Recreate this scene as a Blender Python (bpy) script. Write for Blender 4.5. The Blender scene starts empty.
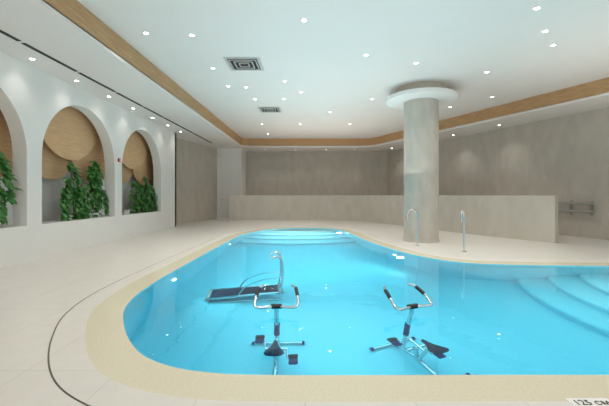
import bpy, bmesh, math, random
from mathutils import Vector, Matrix
random.seed(7)
sc = bpy.context.scene
H=1.3; FP=350.0; VX=310.0; VY=195.0
def F(x,y,z=0.0):
    Y=FP*(H-z)/(y-VY); return ((x-VX)*Y/FP, Y)
CE=4.3; SO=3.85

# ---------------- materials ----------------
def new_mat(n):
    m=bpy.data.materials.new(n); m.use_nodes=True
    return m, m.node_tree, m.node_tree.nodes['Principled BSDF']
def mat(n,c1,c2=None,rough=0.5,metal=0.0,scale=3.0,stretch=(1,1,1),bump=0.0,detail=6,spec=0.5):
    m,t,b=new_mat(n); N=t.nodes; L=t.links
    c2=c2 or tuple(v*0.93 for v in c1)
    tc=N.new('ShaderNodeTexCoord'); mp=N.new('ShaderNodeMapping'); mp.inputs['Scale'].default_value=stretch
    nz=N.new('ShaderNodeTexNoise'); nz.inputs['Scale'].default_value=scale; nz.inputs['Detail'].default_value=detail
    cr=N.new('ShaderNodeValToRGB'); cr.color_ramp.elements[0].position=0.3; cr.color_ramp.elements[1].position=0.7
    cr.color_ramp.elements[0].color=(*c2,1); cr.color_ramp.elements[1].color=(*c1,1)
    L.new(tc.outputs['Object'],mp.inputs['Vector']); L.new(mp.outputs[0],nz.inputs['Vector'])
    L.new(nz.outputs['Fac'],cr.inputs['Fac']); L.new(cr.outputs['Color'],b.inputs['Base Color'])
    b.inputs['Roughness'].default_value=rough; b.inputs['Metallic'].default_value=metal
    b.inputs['Specular IOR Level'].default_value=spec
    if bump>0:
        bp=N.new('ShaderNodeBump'); bp.inputs['Strength'].default_value=bump; bp.inputs['Distance'].default_value=0.02
        L.new(nz.outputs['Fac'],bp.inputs['Height']); L.new(bp.outputs[0],b.inputs['Normal'])
    return m
def emis(n,c,s):
    m,t,b=new_mat(n); b.inputs['Base Color'].default_value=(*c,1)
    b.inputs['Emission Color'].default_value=(*c,1); b.inputs['Emission Strength'].default_value=s
    return m
M_white=mat('white_paint',(.82,.81,.79),(.80,.79,.77),rough=.7,scale=1.5)
M_ceil=mat('ceiling_paint',(.80,.765,.735),(.785,.75,.72),rough=.8,scale=1)
M_conc=mat('grey_plaster',(.58,.54,.475),(.50,.465,.405),rough=.75,scale=2.6,stretch=(1.3,1.3,.6),bump=.1,detail=12)
M_conc2=mat('grey_plaster_light',(.64,.60,.53),(.57,.535,.47),rough=.7,scale=2.6,stretch=(1.3,1.3,.6),bump=.1,detail=12)
M_col=mat('column_plaster',(.56,.525,.465),(.46,.43,.38),rough=.7,scale=4.0,stretch=(1.2,1.2,.5),bump=.12,detail=12)
M_wood=mat('oak_veneer',(.56,.35,.175),(.42,.255,.12),rough=.5,scale=6,stretch=(1.5,.35,4),detail=8)
M_wood2=mat('oak_panel',(.78,.52,.29),(.64,.41,.22),rough=.5,scale=5,stretch=(1,.5,6),detail=8)
M_cop=mat('cream_coping_stone',(.72,.67,.52),(.64,.585,.435),rough=.25,scale=60,detail=3)
M_steel=mat('polished_steel',(.75,.76,.77),(.68,.69,.70),rough=.15,metal=1,scale=8)
M_black=mat('black_rubber',(.02,.02,.022),(.012,.012,.013),rough=.5)
M_red=mat('red_plastic',(.55,.02,.02),rough=.4)
M_navy=mat('navy_plastic',(.015,.035,.15),rough=.4)
M_belt=mat('dark_navy_rubber',(.012,.02,.05),rough=.5)
M_dark=mat('dark_slot',(.04,.04,.04),rough=.8)
M_slot=mat('drain_slot',(.16,.15,.12),rough=.8)
M_vent=mat('vent_metal',(.55,.55,.53),rough=.5)
M_leaf=mat('leaf_green',(.075,.25,.05),(.025,.12,.02),rough=.35,scale=9)
M_stem=mat('vine_stem',(.10,.13,.04),rough=.6)
M_pool=mat('pool_mosaic',(.34,.77,.83),(.30,.73,.80),rough=.35,scale=40,detail=2)
M_led=emis('downlight_glow',(1,.97,.9),22)
M_frame=mat('soft_grey_metal',(.36,.35,.32),rough=.4)

def tile_mat():
    m,t,b=new_mat('limestone_tile'); N=t.nodes; L=t.links
    tc=N.new('ShaderNodeTexCoord'); mp=N.new('ShaderNodeMapping'); mp.inputs['Location'].default_value=(.03,.17,0)
    br=N.new('ShaderNodeTexBrick'); br.offset=0.0; br.inputs['Scale'].default_value=1.0
    br.inputs['Brick Width'].default_value=.69; br.inputs['Row Height'].default_value=1.38
    br.inputs['Mortar Size'].default_value=.0028; br.inputs['Mortar Smooth'].default_value=.2
    br.inputs['Color1'].default_value=(.74,.71,.66,1); br.inputs['Color2'].default_value=(.725,.695,.645,1)
    br.inputs['Mortar'].default_value=(.54,.51,.465,1)
    nz=N.new('ShaderNodeTexNoise'); nz.inputs['Scale'].default_value=7; nz.inputs['Detail'].default_value=8
    mx=N.new('ShaderNodeMix'); mx.data_type='RGBA'; mx.blend_type='MULTIPLY'; mx.inputs[0].default_value=.12
    L.new(tc.outputs['Object'],mp.inputs[0]); L.new(mp.outputs[0],br.inputs['Vector']); L.new(tc.outputs['Object'],nz.inputs['Vector'])
    L.new(br.outputs['Color'],mx.inputs[6]); L.new(nz.outputs['Fac'],mx.inputs[7]); L.new(mx.outputs[2],b.inputs['Base Color'])
    b.inputs['Roughness'].default_value=.35
    return m
M_tile=tile_mat()

def water_mat():
    m=bpy.data.materials.new('pool_water'); m.use_nodes=True; t=m.node_tree; N=t.nodes; L=t.links
    N.remove(N['Principled BSDF']); out=N['Material Output']
    g=N.new('ShaderNodeBsdfGlass'); g.inputs['IOR'].default_value=1.33; g.inputs['Roughness'].default_value=0.0
    nz=N.new('ShaderNodeTexNoise'); nz.inputs['Scale'].default_value=2.2; nz.inputs['Detail'].default_value=2
    tc=N.new('ShaderNodeTexCoord'); L.new(tc.outputs['Object'],nz.inputs['Vector'])
    bp=N.new('ShaderNodeBump'); bp.inputs['Strength'].default_value=.12; bp.inputs['Distance'].default_value=.03
    L.new(nz.outputs['Fac'],bp.inputs['Height']); L.new(bp.outputs[0],g.inputs['Normal'])
    L.new(g.outputs[0],out.inputs['Surface'])
    va=N.new('ShaderNodeVolumeAbsorption'); va.inputs['Color'].default_value=(.03,.745,.865,1); va.inputs['Density'].default_value=.50
    L.new(va.outputs[0],out.inputs['Volume'])
    return m
M_water=water_mat()

# ---------------- helpers ----------------
def link(o,parent=None):
    sc.collection.objects.link(o)
    if parent: o.parent=parent
    return o
def mesh_obj(n,vs,fs,m,parent=None,smooth=False):
    me=bpy.data.meshes.new(n); me.from_pydata([tuple(v) for v in vs],[],fs); me.update()
    o=bpy.data.objects.new(n,me)
    if m: me.materials.append(m)
    if smooth:
        for p in me.polygons: p.use_smooth=True
    return link(o,parent)
def empty(n,loc=(0,0,0),rz=0):
    e=bpy.data.objects.new(n,None); e.location=loc; e.rotation_euler=(0,0,rz); return link(e)
def box(n,c,s,m,parent=None,rot=(0,0,0),bev=0.0):
    bm=bmesh.new(); bmesh.ops.create_cube(bm,size=1)
    bmesh.ops.scale(bm,vec=s,verts=bm.verts)
    if bev>0: bmesh.ops.bevel(bm,geom=bm.edges[:],offset=bev,segments=3,affect='EDGES')
    me=bpy.data.meshes.new(n); bm.to_mesh(me); bm.free(); me.materials.append(m)
    o=bpy.data.objects.new(n,me); o.location=c; o.rotation_euler=rot
    return link(o,parent)
def flat(n,loops,z,m,thick=0.0,parent=None):
    cu=bpy.data.curves.new(n+'_c','CURVE'); cu.dimensions='2D'; cu.fill_mode='BOTH'
    for lp in loops:
        s=cu.splines.new('POLY'); s.points.add(len(lp)-1); s.use_cyclic_u=True
        for i,p in enumerate(lp): s.points[i].co=(p[0],p[1],0,1)
    cu.extrude=thick/2
    tmp=bpy.data.objects.new(n+'_t',cu); sc.collection.objects.link(tmp)
    bpy.context.view_layer.update()
    dg=bpy.context.evaluated_depsgraph_get()
    me=bpy.data.meshes.new_from_object(tmp.evaluated_get(dg)); me.name=n
    bpy.data.objects.remove(tmp)
    bm=bmesh.new(); bm.from_mesh(me)
    bmesh.ops.translate(bm,vec=(0,0,z-thick/2),verts=bm.verts)
    if thick==0:
        for f in bm.faces:
            if f.normal.z<0: f.normal_flip()
    bm.to_mesh(me); bm.free()
    me.materials.clear(); me.materials.append(m)
    return link(bpy.data.objects.new(n,me),parent)
def catmull(P,n=10,closed=True):
    out=[];N=len(P)
    rng=range(N) if closed else range(N-1)
    for i in rng:
        g=(lambda k:Vector(P[k%N])) if closed else (lambda k:Vector(P[max(0,min(N-1,k))]))
        a,b,c,d=g(i-1),g(i),g(i+1),g(i+2)
        for j in range(n):
            t=j/n
            out.append(.5*((2*b)+(c-a)*t+(2*a-5*b+4*c-d)*t*t+(3*b-a-3*c+d)*t**3))
    if not closed: out.append(Vector(P[-1]))
    return out
def offset(L,d):
    N=len(L);A=sum(L[i].x*L[(i+1)%N].y-L[(i+1)%N].x*L[i].y for i in range(N))
    s=1 if A>0 else -1; out=[]
    for i in range(N):
        t=(L[(i+1)%N]-L[i-1]).normalized()
        out.append(Vector((L[i].x+s*t.y*d, L[i].y-s*t.x*d)))
    return out
def tube(n,pts,r,m,parent=None,smooth_pts=True,cyc=False):
    cu=bpy.data.curves.new(n,'CURVE'); cu.dimensions='3D'; cu.bevel_depth=r; cu.bevel_resolution=4; cu.use_fill_caps=True
    P=catmull(pts,6,cyc) if smooth_pts and len(pts)>2 else [Vector(p) for p in pts]
    s=cu.splines.new('POLY'); s.points.add(len(P)-1); s.use_cyclic_u=cyc
    for i,p in enumerate(P): s.points[i].co=(*p,1)
    cu.materials.append(m)
    tmp=bpy.data.objects.new(n+'_t',cu); sc.collection.objects.link(tmp); bpy.context.view_layer.update()
    me=bpy.data.meshes.new_from_object(tmp.evaluated_get(bpy.context.evaluated_depsgraph_get())); me.name=n
    bpy.data.objects.remove(tmp)
    for p in me.polygons: p.use_smooth=True
    if not me.materials: me.materials.append(m)
    return link(bpy.data.objects.new(n,me),parent)
def lathe(n,prof,m,loc=(0,0,0),seg=64,parent=None):
    vs=[];fs=[]
    for r,z in prof:
        for i in range(seg):
            a=2*math.pi*i/seg; vs.append((loc[0]+r*math.cos(a),loc[1]+r*math.sin(a),loc[2]+z))
    for k in range(len(prof)-1):
        for i in range(seg):
            j=(i+1)%seg; fs.append((k*seg+i,k*seg+j,(k+1)*seg+j,(k+1)*seg+i))
    fs.append(tuple(range(seg))[::-1]); fs.append(tuple((len(prof)-1)*seg+i for i in range(seg)))
    o=mesh_obj(n,vs,fs,m,parent)
    for p in o.data.polygons:
        if len(p.vertices)==4: p.use_smooth=True
    o.data.set_sharp_from_angle(angle=math.radians(35))
    return o

# ---------------- pool outline ----------------
px=[(280,375),(205,372),(160,363),(135,348),(124,325),(127,305),(150,285),(190,262),(225,243),(245,234),(275,229),(310,228),(340,230),(365,240),(395,250),(430,258),(470,263),(530,265),(609,266)]
P=[F(*p) for p in px]+[(6.6,6.2),(7.6,5.4),(7.9,4.4),(7.4,3.3),(6.2,2.65),(4.5,2.53),(3.0,2.53),(1.3,2.53)]
WL=catmull(P,10)
CO=offset(WL,.325); S1=offset(WL,.575); S2=offset(WL,.588)
OUT=[(-7,-3),(-7,21.2),(14.5,21.2),(14.5,-3)]
flat('floor',[OUT,S2],0,M_tile)
flat('floor_deck_border',[S1,CO],0,M_tile)
flat('drain_channel',[offset(WL,.60),offset(WL,.56)],-.006,M_slot)
POOL=empty('swimming_pool')
flat('pool_coping',[CO,WL],0.0,M_cop,parent=POOL)
D=-1.25
N=len(WL); vs=[(p.x,p.y,0) for p in WL]+[(p.x,p.y,D) for p in WL]
mesh_obj('basin_side',vs,[(i,(i+1)%N,N+(i+1)%N,N+i) for i in range(N)],M_pool,POOL,smooth=True)
flat('basin_floor',[WL],D,M_pool,parent=POOL)
flat('water',[WL],-.02,M_water,parent=POOL)
def steps(n,c,radii):
    for k,(r,z) in enumerate(radii):
        lathe(n+'_%d'%(k+1),[(r,D),(r,z-.03),(r-.03,z)],M_pool,(c[0],c[1],0),96,POOL)
steps('entry_step',(7.0,5.0),[(3.5,-1.06),(3.0,-.87),(2.5,-.68),(2.0,-.49)])
steps('bench_step',(-.6,15.2),[(4.6,-1.0),(3.9,-.75),(3.2,-.5),(2.5,-.28)])

# ---------------- shell ----------------
flat('ceiling',[OUT],CE,M_ceil)
def wall(n,a,b,z0,z1,m,t=.12):
    a=Vector(a);b=Vector(b);d=(b-a);nrm=Vector((-d.y,d.x)).normalized()*t
    q=[a,b,b+nrm,a+nrm]
    vs=[(p.x,p.y,z0) for p in q]+[(p.x,p.y,z1) for p in q]
    return mesh_obj(n,vs,[(0,1,5,4),(1,2,6,5),(2,3,7,6),(3,0,4,7),(4,5,6,7),(3,2,1,0)],m)
def arch_loop(y0,y1,z0,zs,n=40):
    r=(y1-y0)/2;c=(y0+y1)/2
    return [(y0,z0),(y1,z0)]+[(c+r*math.cos(math.pi*i/n),zs+r*math.sin(math.pi*i/n)) for i in range(n+1)]
arches=[(4.12+3.06*k-3.06,6.80+3.06*k-3.06) for k in range(4)]
o=flat('wall_left',[[(-3,0),(14.4,0),(14.4,CE),(-3,CE)]]+[arch_loop(a,b,.7,2.10) for a,b in arches],0,M_white,thick=.28)
for v in o.data.vertices:
    y,z,t=v.co; v.co=(-5.5+t,y,z)
o.data.update()
bm=bmesh.new(); bm.from_mesh(o.data); bmesh.ops.recalc_face_normals(bm,faces=bm.faces); bm.to_mesh(o.data); bm.free()
box('wall_niche_back',(-6.35,5.8,CE/2),(.06,17.4,CE),M_white)
box('trim_niche_sill',(-6.05,5.8,.34),(.55,17.4,.68),M_white)
box('trim_wall_end',(-5.95,14.33,CE/2),(.9,.14,CE),M_white)
wall('wall_left_far',(-5.9,14.3),(-5.9,16.2),0,CE,M_conc)
wall('wall_left_angled',(-5.9,16.2),(-5.1,19.2),0,CE,M_conc)
dx0,dx1=-5.1,-3.79
box('wall_door_lintel',((dx0+dx1)/2,19.27,3.88),(dx1-dx0,.14,.84),M_white)
box('wall_door_jamb',(dx0+.05,19.27,1.75),(.10,.14,3.5),M_white)
box('wall_door_return',(dx1-.05,19.98,CE/2),(.14,1.5,CE),M_white)
dr=empty('door_1',((dx0+dx1)/2,19.3,0))
box('leaf',(0,0,1.72),(1.1,.05,3.42),M_white,dr,bev=.008)
box('frame_top',(0,-.05,3.44),(1.2,.06,.06),M_white,dr)
box('frame_left',(-.56,-.05,1.73),(.05,.06,3.46),M_white,dr)
box('frame_right',(.56,-.05,1.73),(.05,.06,3.46),M_white,dr)
tube('handle',[(-.42,-.03,1.05),(-.42,-.09,1.05),(-.30,-.09,1.05)],.012,M_steel,dr,False)
wall('wall_back',(-3.79,20.7),(4.6,20.7),0,CE,M_conc)
wall('wall_right',(4.6,20.7),(13.67,-3),0,CE,M_conc)
def arc(c,r,a0,a1,n=8): return [(c[0]+r*math.cos(math.radians(a0+(a1-a0)*i/n)),c[1]+r*math.sin(math.radians(a0+(a1-a0)*i/n))) for i in range(n+1)]
FAS=[(-3.59,-3),(-3.59,17.9)]+arc((-3.19,18.2),.4,180,90)+[(2.6,18.6)]+arc((2.75,17.8),.8,90,20)+[(7.6,8.9),(12.15,-3)]
ring=FAS+[(14.5,-3),(14.5,21.1),(-6.9,21.1),(-6.9,-3)]
flat('ceiling_soffit',[ring],SO+.08,M_ceil,thick=.08)
def ribbon(n,path,z0,z1,m,off=0):
    vs=[];fs=[]
    for p in path: vs+= [(p[0]+off,p[1],z0),(p[0]+off,p[1],z1)]
    for i in range(len(path)-1): fs.append((2*i,2*i+2,2*i+3,2*i+1))
    return mesh_obj(n,vs,fs,m)
ribbon('trim_wood_cove',FAS,SO+.06,CE,M_wood)

hw=[F(x,y) for x,y in [(229,220.3),(262,220),(300,220),(335,220.3),(362,221.5),(392,224.5),(420,228),(450,231.8),(500,237.5),(555,243)]]
hp=catmull(hw,8,False)
def thickwall(n,path,t,z0,z1,m):
    vs=[];fs=[];K=len(path)
    for i,p in enumerate(path):
        d=(path[min(i+1,K-1)]-path[max(i-1,0)]).normalized(); nn=Vector((-d.y,d.x))
        q=p+nn*t
        vs+=[(p.x,p.y,z0),(p.x,p.y,z1),(q.x,q.y,z1),(q.x,q.y,z0)]
    for i in range(K-1):
        for a in range(4):
            b=(a+1)%4; fs.append((4*i+a,4*i+b,4*i+4+b,4*i+4+a))
    fs+= [(3,2,1,0),tuple(4*(K-1)+a for a in range(4))]
    o=mesh_obj(n,vs,fs,m)
    bm=bmesh.new(); bm.from_mesh(o.data); bmesh.ops.recalc_face_normals(bm,faces=bm.faces); bm.to_mesh(o.data); bm.free()
    return o
thickwall('partition_half_wall',hp,.22,0,1.285,M_conc2)

cx,cy=3.16,9.97
col=empty('round_column',(cx,cy,0))
lathe('shaft',[(.50,0),(.50,.04),(.475,.05),(.475,4.0)],M_col,(0,0,0),64,col)
lathe('cap_disc',[(.90,3.94),(.97,3.97),(.97,4.07),(.93,4.08)],M_white,(0,0,0),96,col)
lathe('cap_drum',[(.72,4.08),(.72,CE)],M_col,(0,0,0),64,col)

# ---------------- ceiling fittings ----------------
dl=[]
def C(x,y,z=CE):
    Y=FP*(z-H)/(VY-y); return ((x-VX)*Y/FP,Y,z)
for p in [(304,20),(146,33),(192,35),(537,8),(545,31),(553,45),(213,68),(285,81),(246,87),(228,86),(301,92),(372,99),(366,55),(492,97),(487,72),(284,99),(255,99),(330,112),(262,124),(350,124),(450,107),(300,124),(416,63),(268,134)]:
    dl.append(C(*p))
for yb in (2.2,4.3): 
    for xb in (-2.4,0,2.4,4.8): dl.append((xb,yb,CE))
y=1.55
while y<14.3: dl.append((-5.2,y,SO)); y+=1.25
for xb in (-2.5,-.8,.9,2.5): dl.append((xb,19.6,SO))
for t in (.15,.35,.55,.75):
    dl.append((4.6+(8.66-4.6)*t-.75+ .0,20.7+(10.1-20.7)*t,SO))
bmr=bmesh.new(); bmg=bmesh.new()
def ringmesh(bm,c,r0,r1,z,h):
    seg=24; rs=[]
    for r,zz in ((r1,z),(r1,z-h),(r0,z-h),(r0,z-.001)):
        rs.append([bm.verts.new((c[0]+r*math.cos(2*math.pi*i/seg),c[1]+r*math.sin(2*math.pi*i/seg),zz)) for i in range(seg)])
    for a in range(3):
        for i in range(seg): bm.faces.new((rs[a][i],rs[a][(i+1)%seg],rs[a+1][(i+1)%seg],rs[a+1][i]))
def disc(bm,c,r,z):
    bm.faces.new([bm.verts.new((c[0]+r*math.cos(-2*math.pi*i/24),c[1]+r*math.sin(-2*math.pi*i/24),z)) for i in range(24)])
for c in dl:
    ringmesh(bmr,c,.042,.06,c[2],.008); disc(bmg,c,.042,c[2]-.004)
root=empty('ceiling_downlights')
me=bpy.data.meshes.new('rims'); bmr.to_mesh(me); me.materials.append(M_white); link(bpy.data.objects.new('rims',me),root)
me=bpy.data.meshes.new('lenses'); bmg.to_mesh(me); me.materials.append(M_led); link(bpy.data.objects.new('lenses',me),root)
for i,c in enumerate(dl):
    l=bpy.data.lights.new('lamp_%d'%i,'SPOT'); soff=c[2]<CE
    l.energy=11 if soff else 80; l.spot_size=math.radians(130 if not soff else 110); l.spot_blend=1; l.shadow_soft_size=.05
    if not soff: l.spot_size=math.radians(125)
    elif c[1]>14.5 or c[0]>0: l.energy=32
    l.color=(1,.94,.86)
    o=bpy.data.objects.new('lamp_%d'%i,l); o.location=(c[0],c[1],c[2]-.03); link(o,root)
up=empty('ceiling_fill_lights')  # added fill: unseen upward area lights in mid-air, to brighten the ceiling
for (x,y,sx,sy,en) in ((0.5,4,5,5,46),(.5,10,5,6,66),(.5,15.5,5,4,50),(6.5,6,4,5,48),(-4.3,6,1.6,9,10)):
    l=bpy.data.lights.new('ceiling_fill','AREA'); l.shape='RECTANGLE'; l.size=sx; l.size_y=sy; l.energy=en; l.color=(1,.92,.84)
    o=bpy.data.objects.new('ceiling_fill',l); o.location=(x,y,1.9); o.rotation_euler=(math.pi,0,0); link(o,up)

def vent(x0,x1,y0,y1):
    a=C(x0,y0);b=C(x1,y1); Yn=a[1];Yf=b[1]; xc=(( (x0+x1)/2-VX)*(Yn+Yf)/2/FP); s=(x1-x0)*((Yn+Yf)/2)/FP
    v=empty('ceiling_air_vent',(xc,(Yn+Yf)/2,CE))
    box('plate',(0,0,-.008),(s,s,.012),M_vent,v)
    box('dark_core',(0,0,-.016),(s*.82,s*.82,.008),M_dark,v)
    for k,q in enumerate((.74,.5,.26)):
        w=s*q
        for sx,sy,dx,dy in ((w,.02,0,w/2),(w,.02,0,-w/2),(.02,w,w/2,0),(.02,w,-w/2,0)):
            box('louvre_%d'%k,(dx,dy,-.028),(sx,sy,.018),M_vent,v)
vent(227,262,57,70); vent(259,281,107,111.8)
sl=empty('linear_slot_diffuser',(0,0,0))
y=1.6;k=0
while y<17:
    box('slot_%d'%k,(-4.81,y+.68,SO-.004),(.075,1.34,.008),M_dark,sl); y+=1.42;k+=1

# ---------------- niches ----------------
def poly_yz(n,pts,x0,x1,m,parent):
    K=len(pts); vs=[(x0,p[0],p[1]) for p in pts]+[(x1,p[0],p[1]) for p in pts]
    fs=[tuple(range(K)),tuple(range(2*K-1,K-1,-1))]+[(i,(i+1)%K,K+(i+1)%K,K+i) for i in range(K)]
    return mesh_obj(n,vs,fs,m,parent)
for k,(a,b) in enumerate(arches):
    c=(a+b)/2+.55
    root=empty('niche_wood_panel')
    def disk(cy_,cz,r,n=56): return [(cy_+r*math.cos(2*math.pi*i/n),min(cz+r*math.sin(2*math.pi*i/n),4.25)) for i in range(n)]
    poly_yz('disc_front',disk(c-.35,3.35,1.18),-5.97,-6.00,M_wood2,root)
    poly_yz('disc_middle',disk(c+.72,2.62,.98),-6.06,-6.09,M_wood2,root)
    poly_yz('disc_rear',disk(c-.75,2.62,.95),-6.15,-6.18,M_wood2,root)
    l=bpy.data.lights.new('niche_fill','AREA'); l.shape='RECTANGLE'; l.size=.08; l.size_y=2.4; l.energy=24; l.color=(1,.92,.82)  # added fill hidden above the arch, brightens wood and back wall
    o=bpy.data.objects.new('niche_fill',l); o.location=(-5.84,c-.4,4.1); o.rotation_euler=(0,math.radians(5),0); link(o,root)

def leaf(bm,pos,dr,up,s):
    dr=dr.normalized(); side=dr.cross(up).normalized(); nn=side.cross(dr)
    pts=[(0,0,0),(.18,.42,-.03),(.5,.5,-.05),(.8,.3,-.04),(1.1,0,-.12),(.8,-.3,-.04),(.5,-.5,-.05),(.18,-.42,-.03)]
    v=[bm.verts.new(pos+dr*p[0]*s+side*p[1]*s*.8+nn*p[2]*s) for p in pts]
    mid=bm.verts.new(pos+dr*.5*s+nn*.04*s)
    for i in range(8): bm.faces.new((v[i],v[(i+1)%8],mid))
def plant(ylo,yhi,zlo,zhi,nst,seed):
    rnd=random.Random(seed); root=empty('climbing_plant')
    bm=bmesh.new()
    box('planter',(-5.875,(ylo+yhi)/2,.75),(.16,(yhi-ylo)*.8,.14),M_white,root,bev=.01)
    for s in range(nst):
        x=-5.83+rnd.uniform(-.05,.02); yy=rnd.uniform(ylo+.1,yhi-.1); top=rnd.uniform(zlo+.35*(zhi-zlo),zhi)
        y2=min(max(yy+rnd.uniform(-.3,.3),ylo),yhi); y3=min(max(y2+rnd.uniform(-.35,.35),ylo-.1),yhi+.05)
        pts=[(x,yy,.82),(x,yy*.5+y2*.5,.84+(top-.84)*.6),(x,y2,top),(x+.07,(y2+y3)/2,top-.10),(x+.11,y3,top-.4),(x+.12,y3+rnd.uniform(-.1,.1),max(.72,top-.85))]
        cp=catmull(pts,7,False)
        tube('stem_%d'%s,pts,.008,M_stem,root)
        for qi,q in enumerate(cp):
            if q.z<zlo-.1 or (qi<14 and qi%3!=0): continue
            for _ in range(2):
                d=Vector((rnd.uniform(0,.7),rnd.uniform(-.8,.8),rnd.uniform(-1.3,-.1)))
                leaf(bm,q+Vector((rnd.uniform(0,.04),rnd.uniform(-.05,.05),rnd.uniform(-.04,.04))),d,Vector((.7,.1,1)),rnd.uniform(.12,.21))
    for v in bm.verts:
        if v.co.x<-5.96: v.co.x=-5.96
    me=bpy.data.meshes.new('leaves'); bm.to_mesh(me); bm.free(); me.materials.append(M_leaf); link(bpy.data.objects.new('leaves',me),root)
plant(8.2,9.8,.80,2.25,12,1)
plant(11.0,12.9,.75,1.95,12,2)
plant(5.3,6.6,.85,2.2,10,3)

fc=empty('fire_alarm_call_point',(-5.5,10.05,2.3))
box('housing',(.02,0,0),(.045,.10,.10),M_red,fc,bev=.008)
box('plate_white',(.044,0,0),(.006,.04,.04),M_white,fc)

def rail(bx,by,h,dx,dy):
    e=empty('pool_grab_rail',(bx,by,0))
    lathe('base_flange',[(.06,0),(.06,.012),(.03,.03)],M_steel,(0,0,0),24,e)
    tube('tube',[(0,0,0),(0,0,h*.45),(0,0,h*.80),(dx*.15,dy*.15,h*.95),(dx*.5,dy*.5,h),(dx*.85,dy*.85,h*.93),(dx,dy,h*.74)],.022,M_steel,e)
a=F(417,246); rail(a[0],a[1],.93,-.28,-.10)
a=F(464,252); rail(a[0],a[1],.95,-.16,-.22)

A=Vector((4.6,20.7));B=Vector((13.67,-3)); d=(B-A).normalized(); nin=Vector((d.y,-d.x))
ang=math.atan2(d.y,d.x)
def on_wall(pxx):
    k=(pxx-VX)/FP
    t=(k*A.y-A.x)/(d.x-k*d.y); return A+d*t
p0=on_wall(548);p1=on_wall(598); mid=(p0+p1)/2; Ln=(p1-p0).length
e=empty('wall_barre_rail',(mid.x,mid.y,0),ang)
for zz in (1.04,.80):
    box('rail_%d'%int(zz*100),(0,-.18,zz),(Ln,.07,.08),M_frame,e,bev=.015)
for q in (-.4,0,.4):
    box('bracket',(q*Ln,-.02,.91),(.06,.03,.42),M_frame,e)
    for zz in (1.04,.80): box('arm',(q*Ln,-.09,zz),(.04,.18,.03),M_frame,e)

# ---------------- aqua bikes ----------------
def bike(x,y,rz):
    e=empty('aqua_exercise_bike',(x,y,D),rz)
    S=M_steel
    tube('foot_front',[(-.28,.42,.03),(.28,.42,.03)],.025,S,e,False)
    tube('foot_rear',[(-.30,-.42,.03),(.30,-.42,.03)],.025,S,e,False)
    for sx in(-.28,.28):
        tube('foot_cap',[(sx*1.03,.42,.03),(sx*1.13,.42,.03)],.032,M_navy,e,False)
        tube('foot_cap',[(sx*1.09,-.42,.03),(sx*1.2,-.42,.03)],.032,M_navy,e,False)
    tube('spine',[(0,-.42,.05),(0,-.2,.10),(0,.1,.12),(0,.42,.05)],.03,S,e)
    tube('front_post',[(0,.22,.10),(0,.16,.6),(0,.06,1.31)],.026,S,e)
    tube('front_sleeve',[(0,.17,.50),(0,.135,.85)],.034,M_navy,e,False)
    tube('seat_post',[(0,-.05,.12),(0,-.24,.60)],.026,S,e,False)
    tube('brace',[(0,-.15,.40),(0,.18,.46)],.02,S,e,False)
    tube('handlebar',[(-.17,.34,1.47),(-.215,.26,1.455),(-.235,.14,1.40),(-.24,.05,1.335),(-.21,.0,1.315),(-.1,.02,1.31),(0,.05,1.31),(.1,.02,1.31),(.21,.0,1.315),(.24,.05,1.335),(.235,.14,1.40),(.215,.26,1.455),(.17,.34,1.47)],.016,S,e)
    for sx in(-1,1):
        tube('grip',[(sx*.235,.14,1.40),(sx*.225,.20,1.43),(sx*.215,.26,1.455)],.021,M_black,e)
    tube('bar_clamp',[(-.06,.05,1.31),(.06,.05,1.31)],.028,M_black,e,False)
    vs=[];fs=[]
    prof=[(-.14,.085),(-.10,.105),(-.03,.09),(.04,.05),(.11,.03),(.16,.02)]
    for yy,w in prof:
        for i in range(12):
            a=2*math.pi*i/12; vs.append((w*math.cos(a),-.27+yy,.62+.03*math.sin(a)+(.02 if yy<-.08 else 0)))
    for k in range(len(prof)-1):
        for i in range(12):
            j=(i+1)%12; fs.append((k*12+i,k*12+j,(k+1)*12+j,(k+1)*12+i))
    fs+=[tuple(range(11,-1,-1)),tuple(60+i for i in range(12))]
    mesh_obj('saddle',vs,fs,M_belt,e,True)
    tube('axle',[(-.12,0,.34),(.12,0,.34)],.025,S,e,False)
    tube('crank_bracket',[(0,-.02,.12),(0,0,.34)],.03,S,e,False)
    for sx,dy,dz in ((-1,.12,.10),(1,-.12,-.10)):
        tube('crank',[(sx*.12,0,.34),(sx*.13,dy,.34+dz)],.014,S,e,False)
        box('pedal',(sx*.19,dy,.34+dz),(.10,.19,.035),M_navy,e,bev=.012)
        box('pedal_strap',(sx*.19,dy+.03,.34+dz+.035),(.105,.055,.035),M_black,e,bev=.01)
a=F(277,312,-.02); bike(a[0],a[1]-.1,math.radians(2))
a=F(413,312,-.02); bike(a[0],a[1]-.1,math.radians(22))

# aqua treadmill
a=F(280,273,-.02)
e=empty('aqua_treadmill',(a[0],a[1],D),math.radians(8))
tilt=math.radians(9)
box('deck_frame_left',(-.58,-.22,.22),(1.2,.05,.07),M_steel,e,rot=(0,-tilt,0),bev=.01)
box('deck_frame_right',(-.58,.22,.22),(1.2,.05,.07),M_steel,e,rot=(0,-tilt,0),bev=.01)
box('belt',(-.58,0,.23),(1.12,.39,.04),M_belt,e,rot=(0,-tilt,0),bev=.01)
tube('base_rail',[(-1.15,-.24,.03),(0.05,-.24,.03)],.022,M_steel,e,False)
tube('base_rail',[(-1.15,.24,.03),(0.05,.24,.03)],.022,M_steel,e,False)
for xx,zz in ((-1.15,.12),(0.0,.31)):
    tube('roller',[(xx,-.26,zz),(xx,.26,zz)],.045,M_frame,e,False)
    for yy in (-.24,.24): tube('foot',[(xx,yy,0),(xx,yy,zz)],.025,M_steel,e,False)
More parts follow.
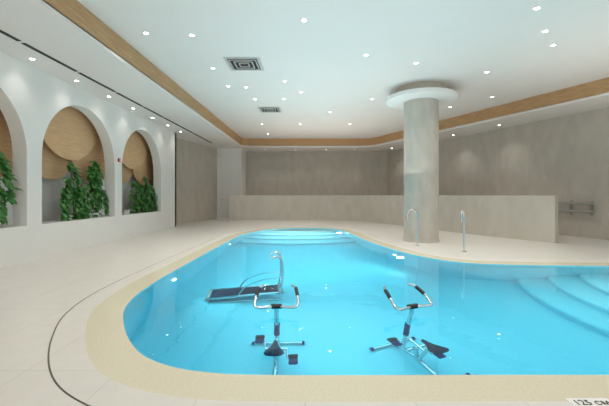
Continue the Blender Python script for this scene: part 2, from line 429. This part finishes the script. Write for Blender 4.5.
for yy in(-.22,.22):
    tube('upright',[(-.02,yy,.28),(.02,yy,.8),(.03,yy,1.35),(-.03,yy,1.54),(-.16,yy,1.50)],.02,M_steel,e)
    tube('side_rail',[(0.03,yy,1.10),(-.25,yy,1.05),(-.55,yy,.7),(-.68,yy,.24)],.016,M_steel,e)
tube('front_bar',[(.03,-.22,1.35),(.03,.22,1.35)],.02,M_steel,e,False)
tube('mid_bar',[(.02,-.22,.8),(.02,.22,.8)],.02,M_steel,e,False)

# pool lights, plus added fill below the surface
pl=empty('underwater_pool_lights')
for (lx,ly,dirx,diry) in ((-2.22,5.7,1,.0),(-1.4,13.2,.4,-1),(1.1,12.8,-.3,-1),(2.15,7.9,-1,-.5)):
    dd=Vector((dirx,diry)).normalized()
    l=bpy.data.lights.new('pool_lamp','SPOT'); l.energy=75; l.spot_size=math.radians(150); l.spot_blend=1; l.shadow_soft_size=.08; l.color=(.9,1,1)
    o=bpy.data.objects.new('pool_lamp',l); o.location=(lx+dd.x*.15,ly+dd.y*.15,-.45)
    o.rotation_euler=Vector((dd.x,dd.y,-.15)).to_track_quat('-Z','Y').to_euler(); link(o,pl)
M_pl=emis('pool_light_glow',(.85,1,1),5)
cen=sum((w_ for w_ in WL),Vector((0,0)))/N
for q in (66,82,140):
    p=WL[q%N]; t=(WL[(q+1)%N]-WL[q-1]).normalized(); nn=Vector((t.y,-t.x))
    if nn.dot(cen-p)<0: nn=-nn
    f=lathe('fitting',[(.065,0),(.065,.02),(.05,.035)],M_pl,(0,0,0),24,pl)
    f.location=(p.x,p.y,-.55); f.rotation_euler=Vector((nn.x,nn.y,0)).to_track_quat('Z','Y').to_euler()
def under(x,y,sx,sy,en,rz=0):  # unseen fill added below the surface, stands in for ceiling light through water
    l=bpy.data.lights.new('submerged_fill','AREA'); l.shape='RECTANGLE'; l.size=sx; l.size_y=sy; l.energy=en; l.color=(1,1,1)
    o=bpy.data.objects.new('submerged_fill',l); o.location=(x,y,-.06); o.rotation_euler=(0,0,rz); link(o,pl)
under(.5,4.2,3.2,2.4,42); under(4.6,4.5,4.4,3.2,64); under(-.2,8.2,3.0,4.2,84); under(-.4,11.8,2.6,2.4,66)

dm=empty('depth_marker',(0,0,0))
a=F(592,403.5)
box('plate',(a[0],a[1],.002),(.27,.10,.004),M_white,dm)
tx=bpy.data.curves.new('label','FONT'); tx.body='125 см'; tx.size=.072; tx.align_x='CENTER'; tx.align_y='CENTER'; tx.extrude=.001
tx.materials.append(M_black); o=bpy.data.objects.new('label',tx); o.location=(a[0],a[1],.006); link(o,dm)

w=bpy.data.worlds.new('World'); sc.world=w; w.use_nodes=True
w.node_tree.nodes['Background'].inputs[0].default_value=(1,.98,.95,1); w.node_tree.nodes['Background'].inputs[1].default_value=1.0
cd=bpy.data.cameras.new('camera'); cam=bpy.data.objects.new('camera',cd); link(cam)
cam.location=(0,0,H); cam.rotation_euler=(math.radians(90),0,0)
cd.sensor_width=36; cd.lens=36*FP/609; cd.shift_x=-(VX-304.5)/609; cd.shift_y=-(203-VY)/609; cd.clip_start=.05
sc.camera=cam
sc.view_settings.view_transform='Standard'
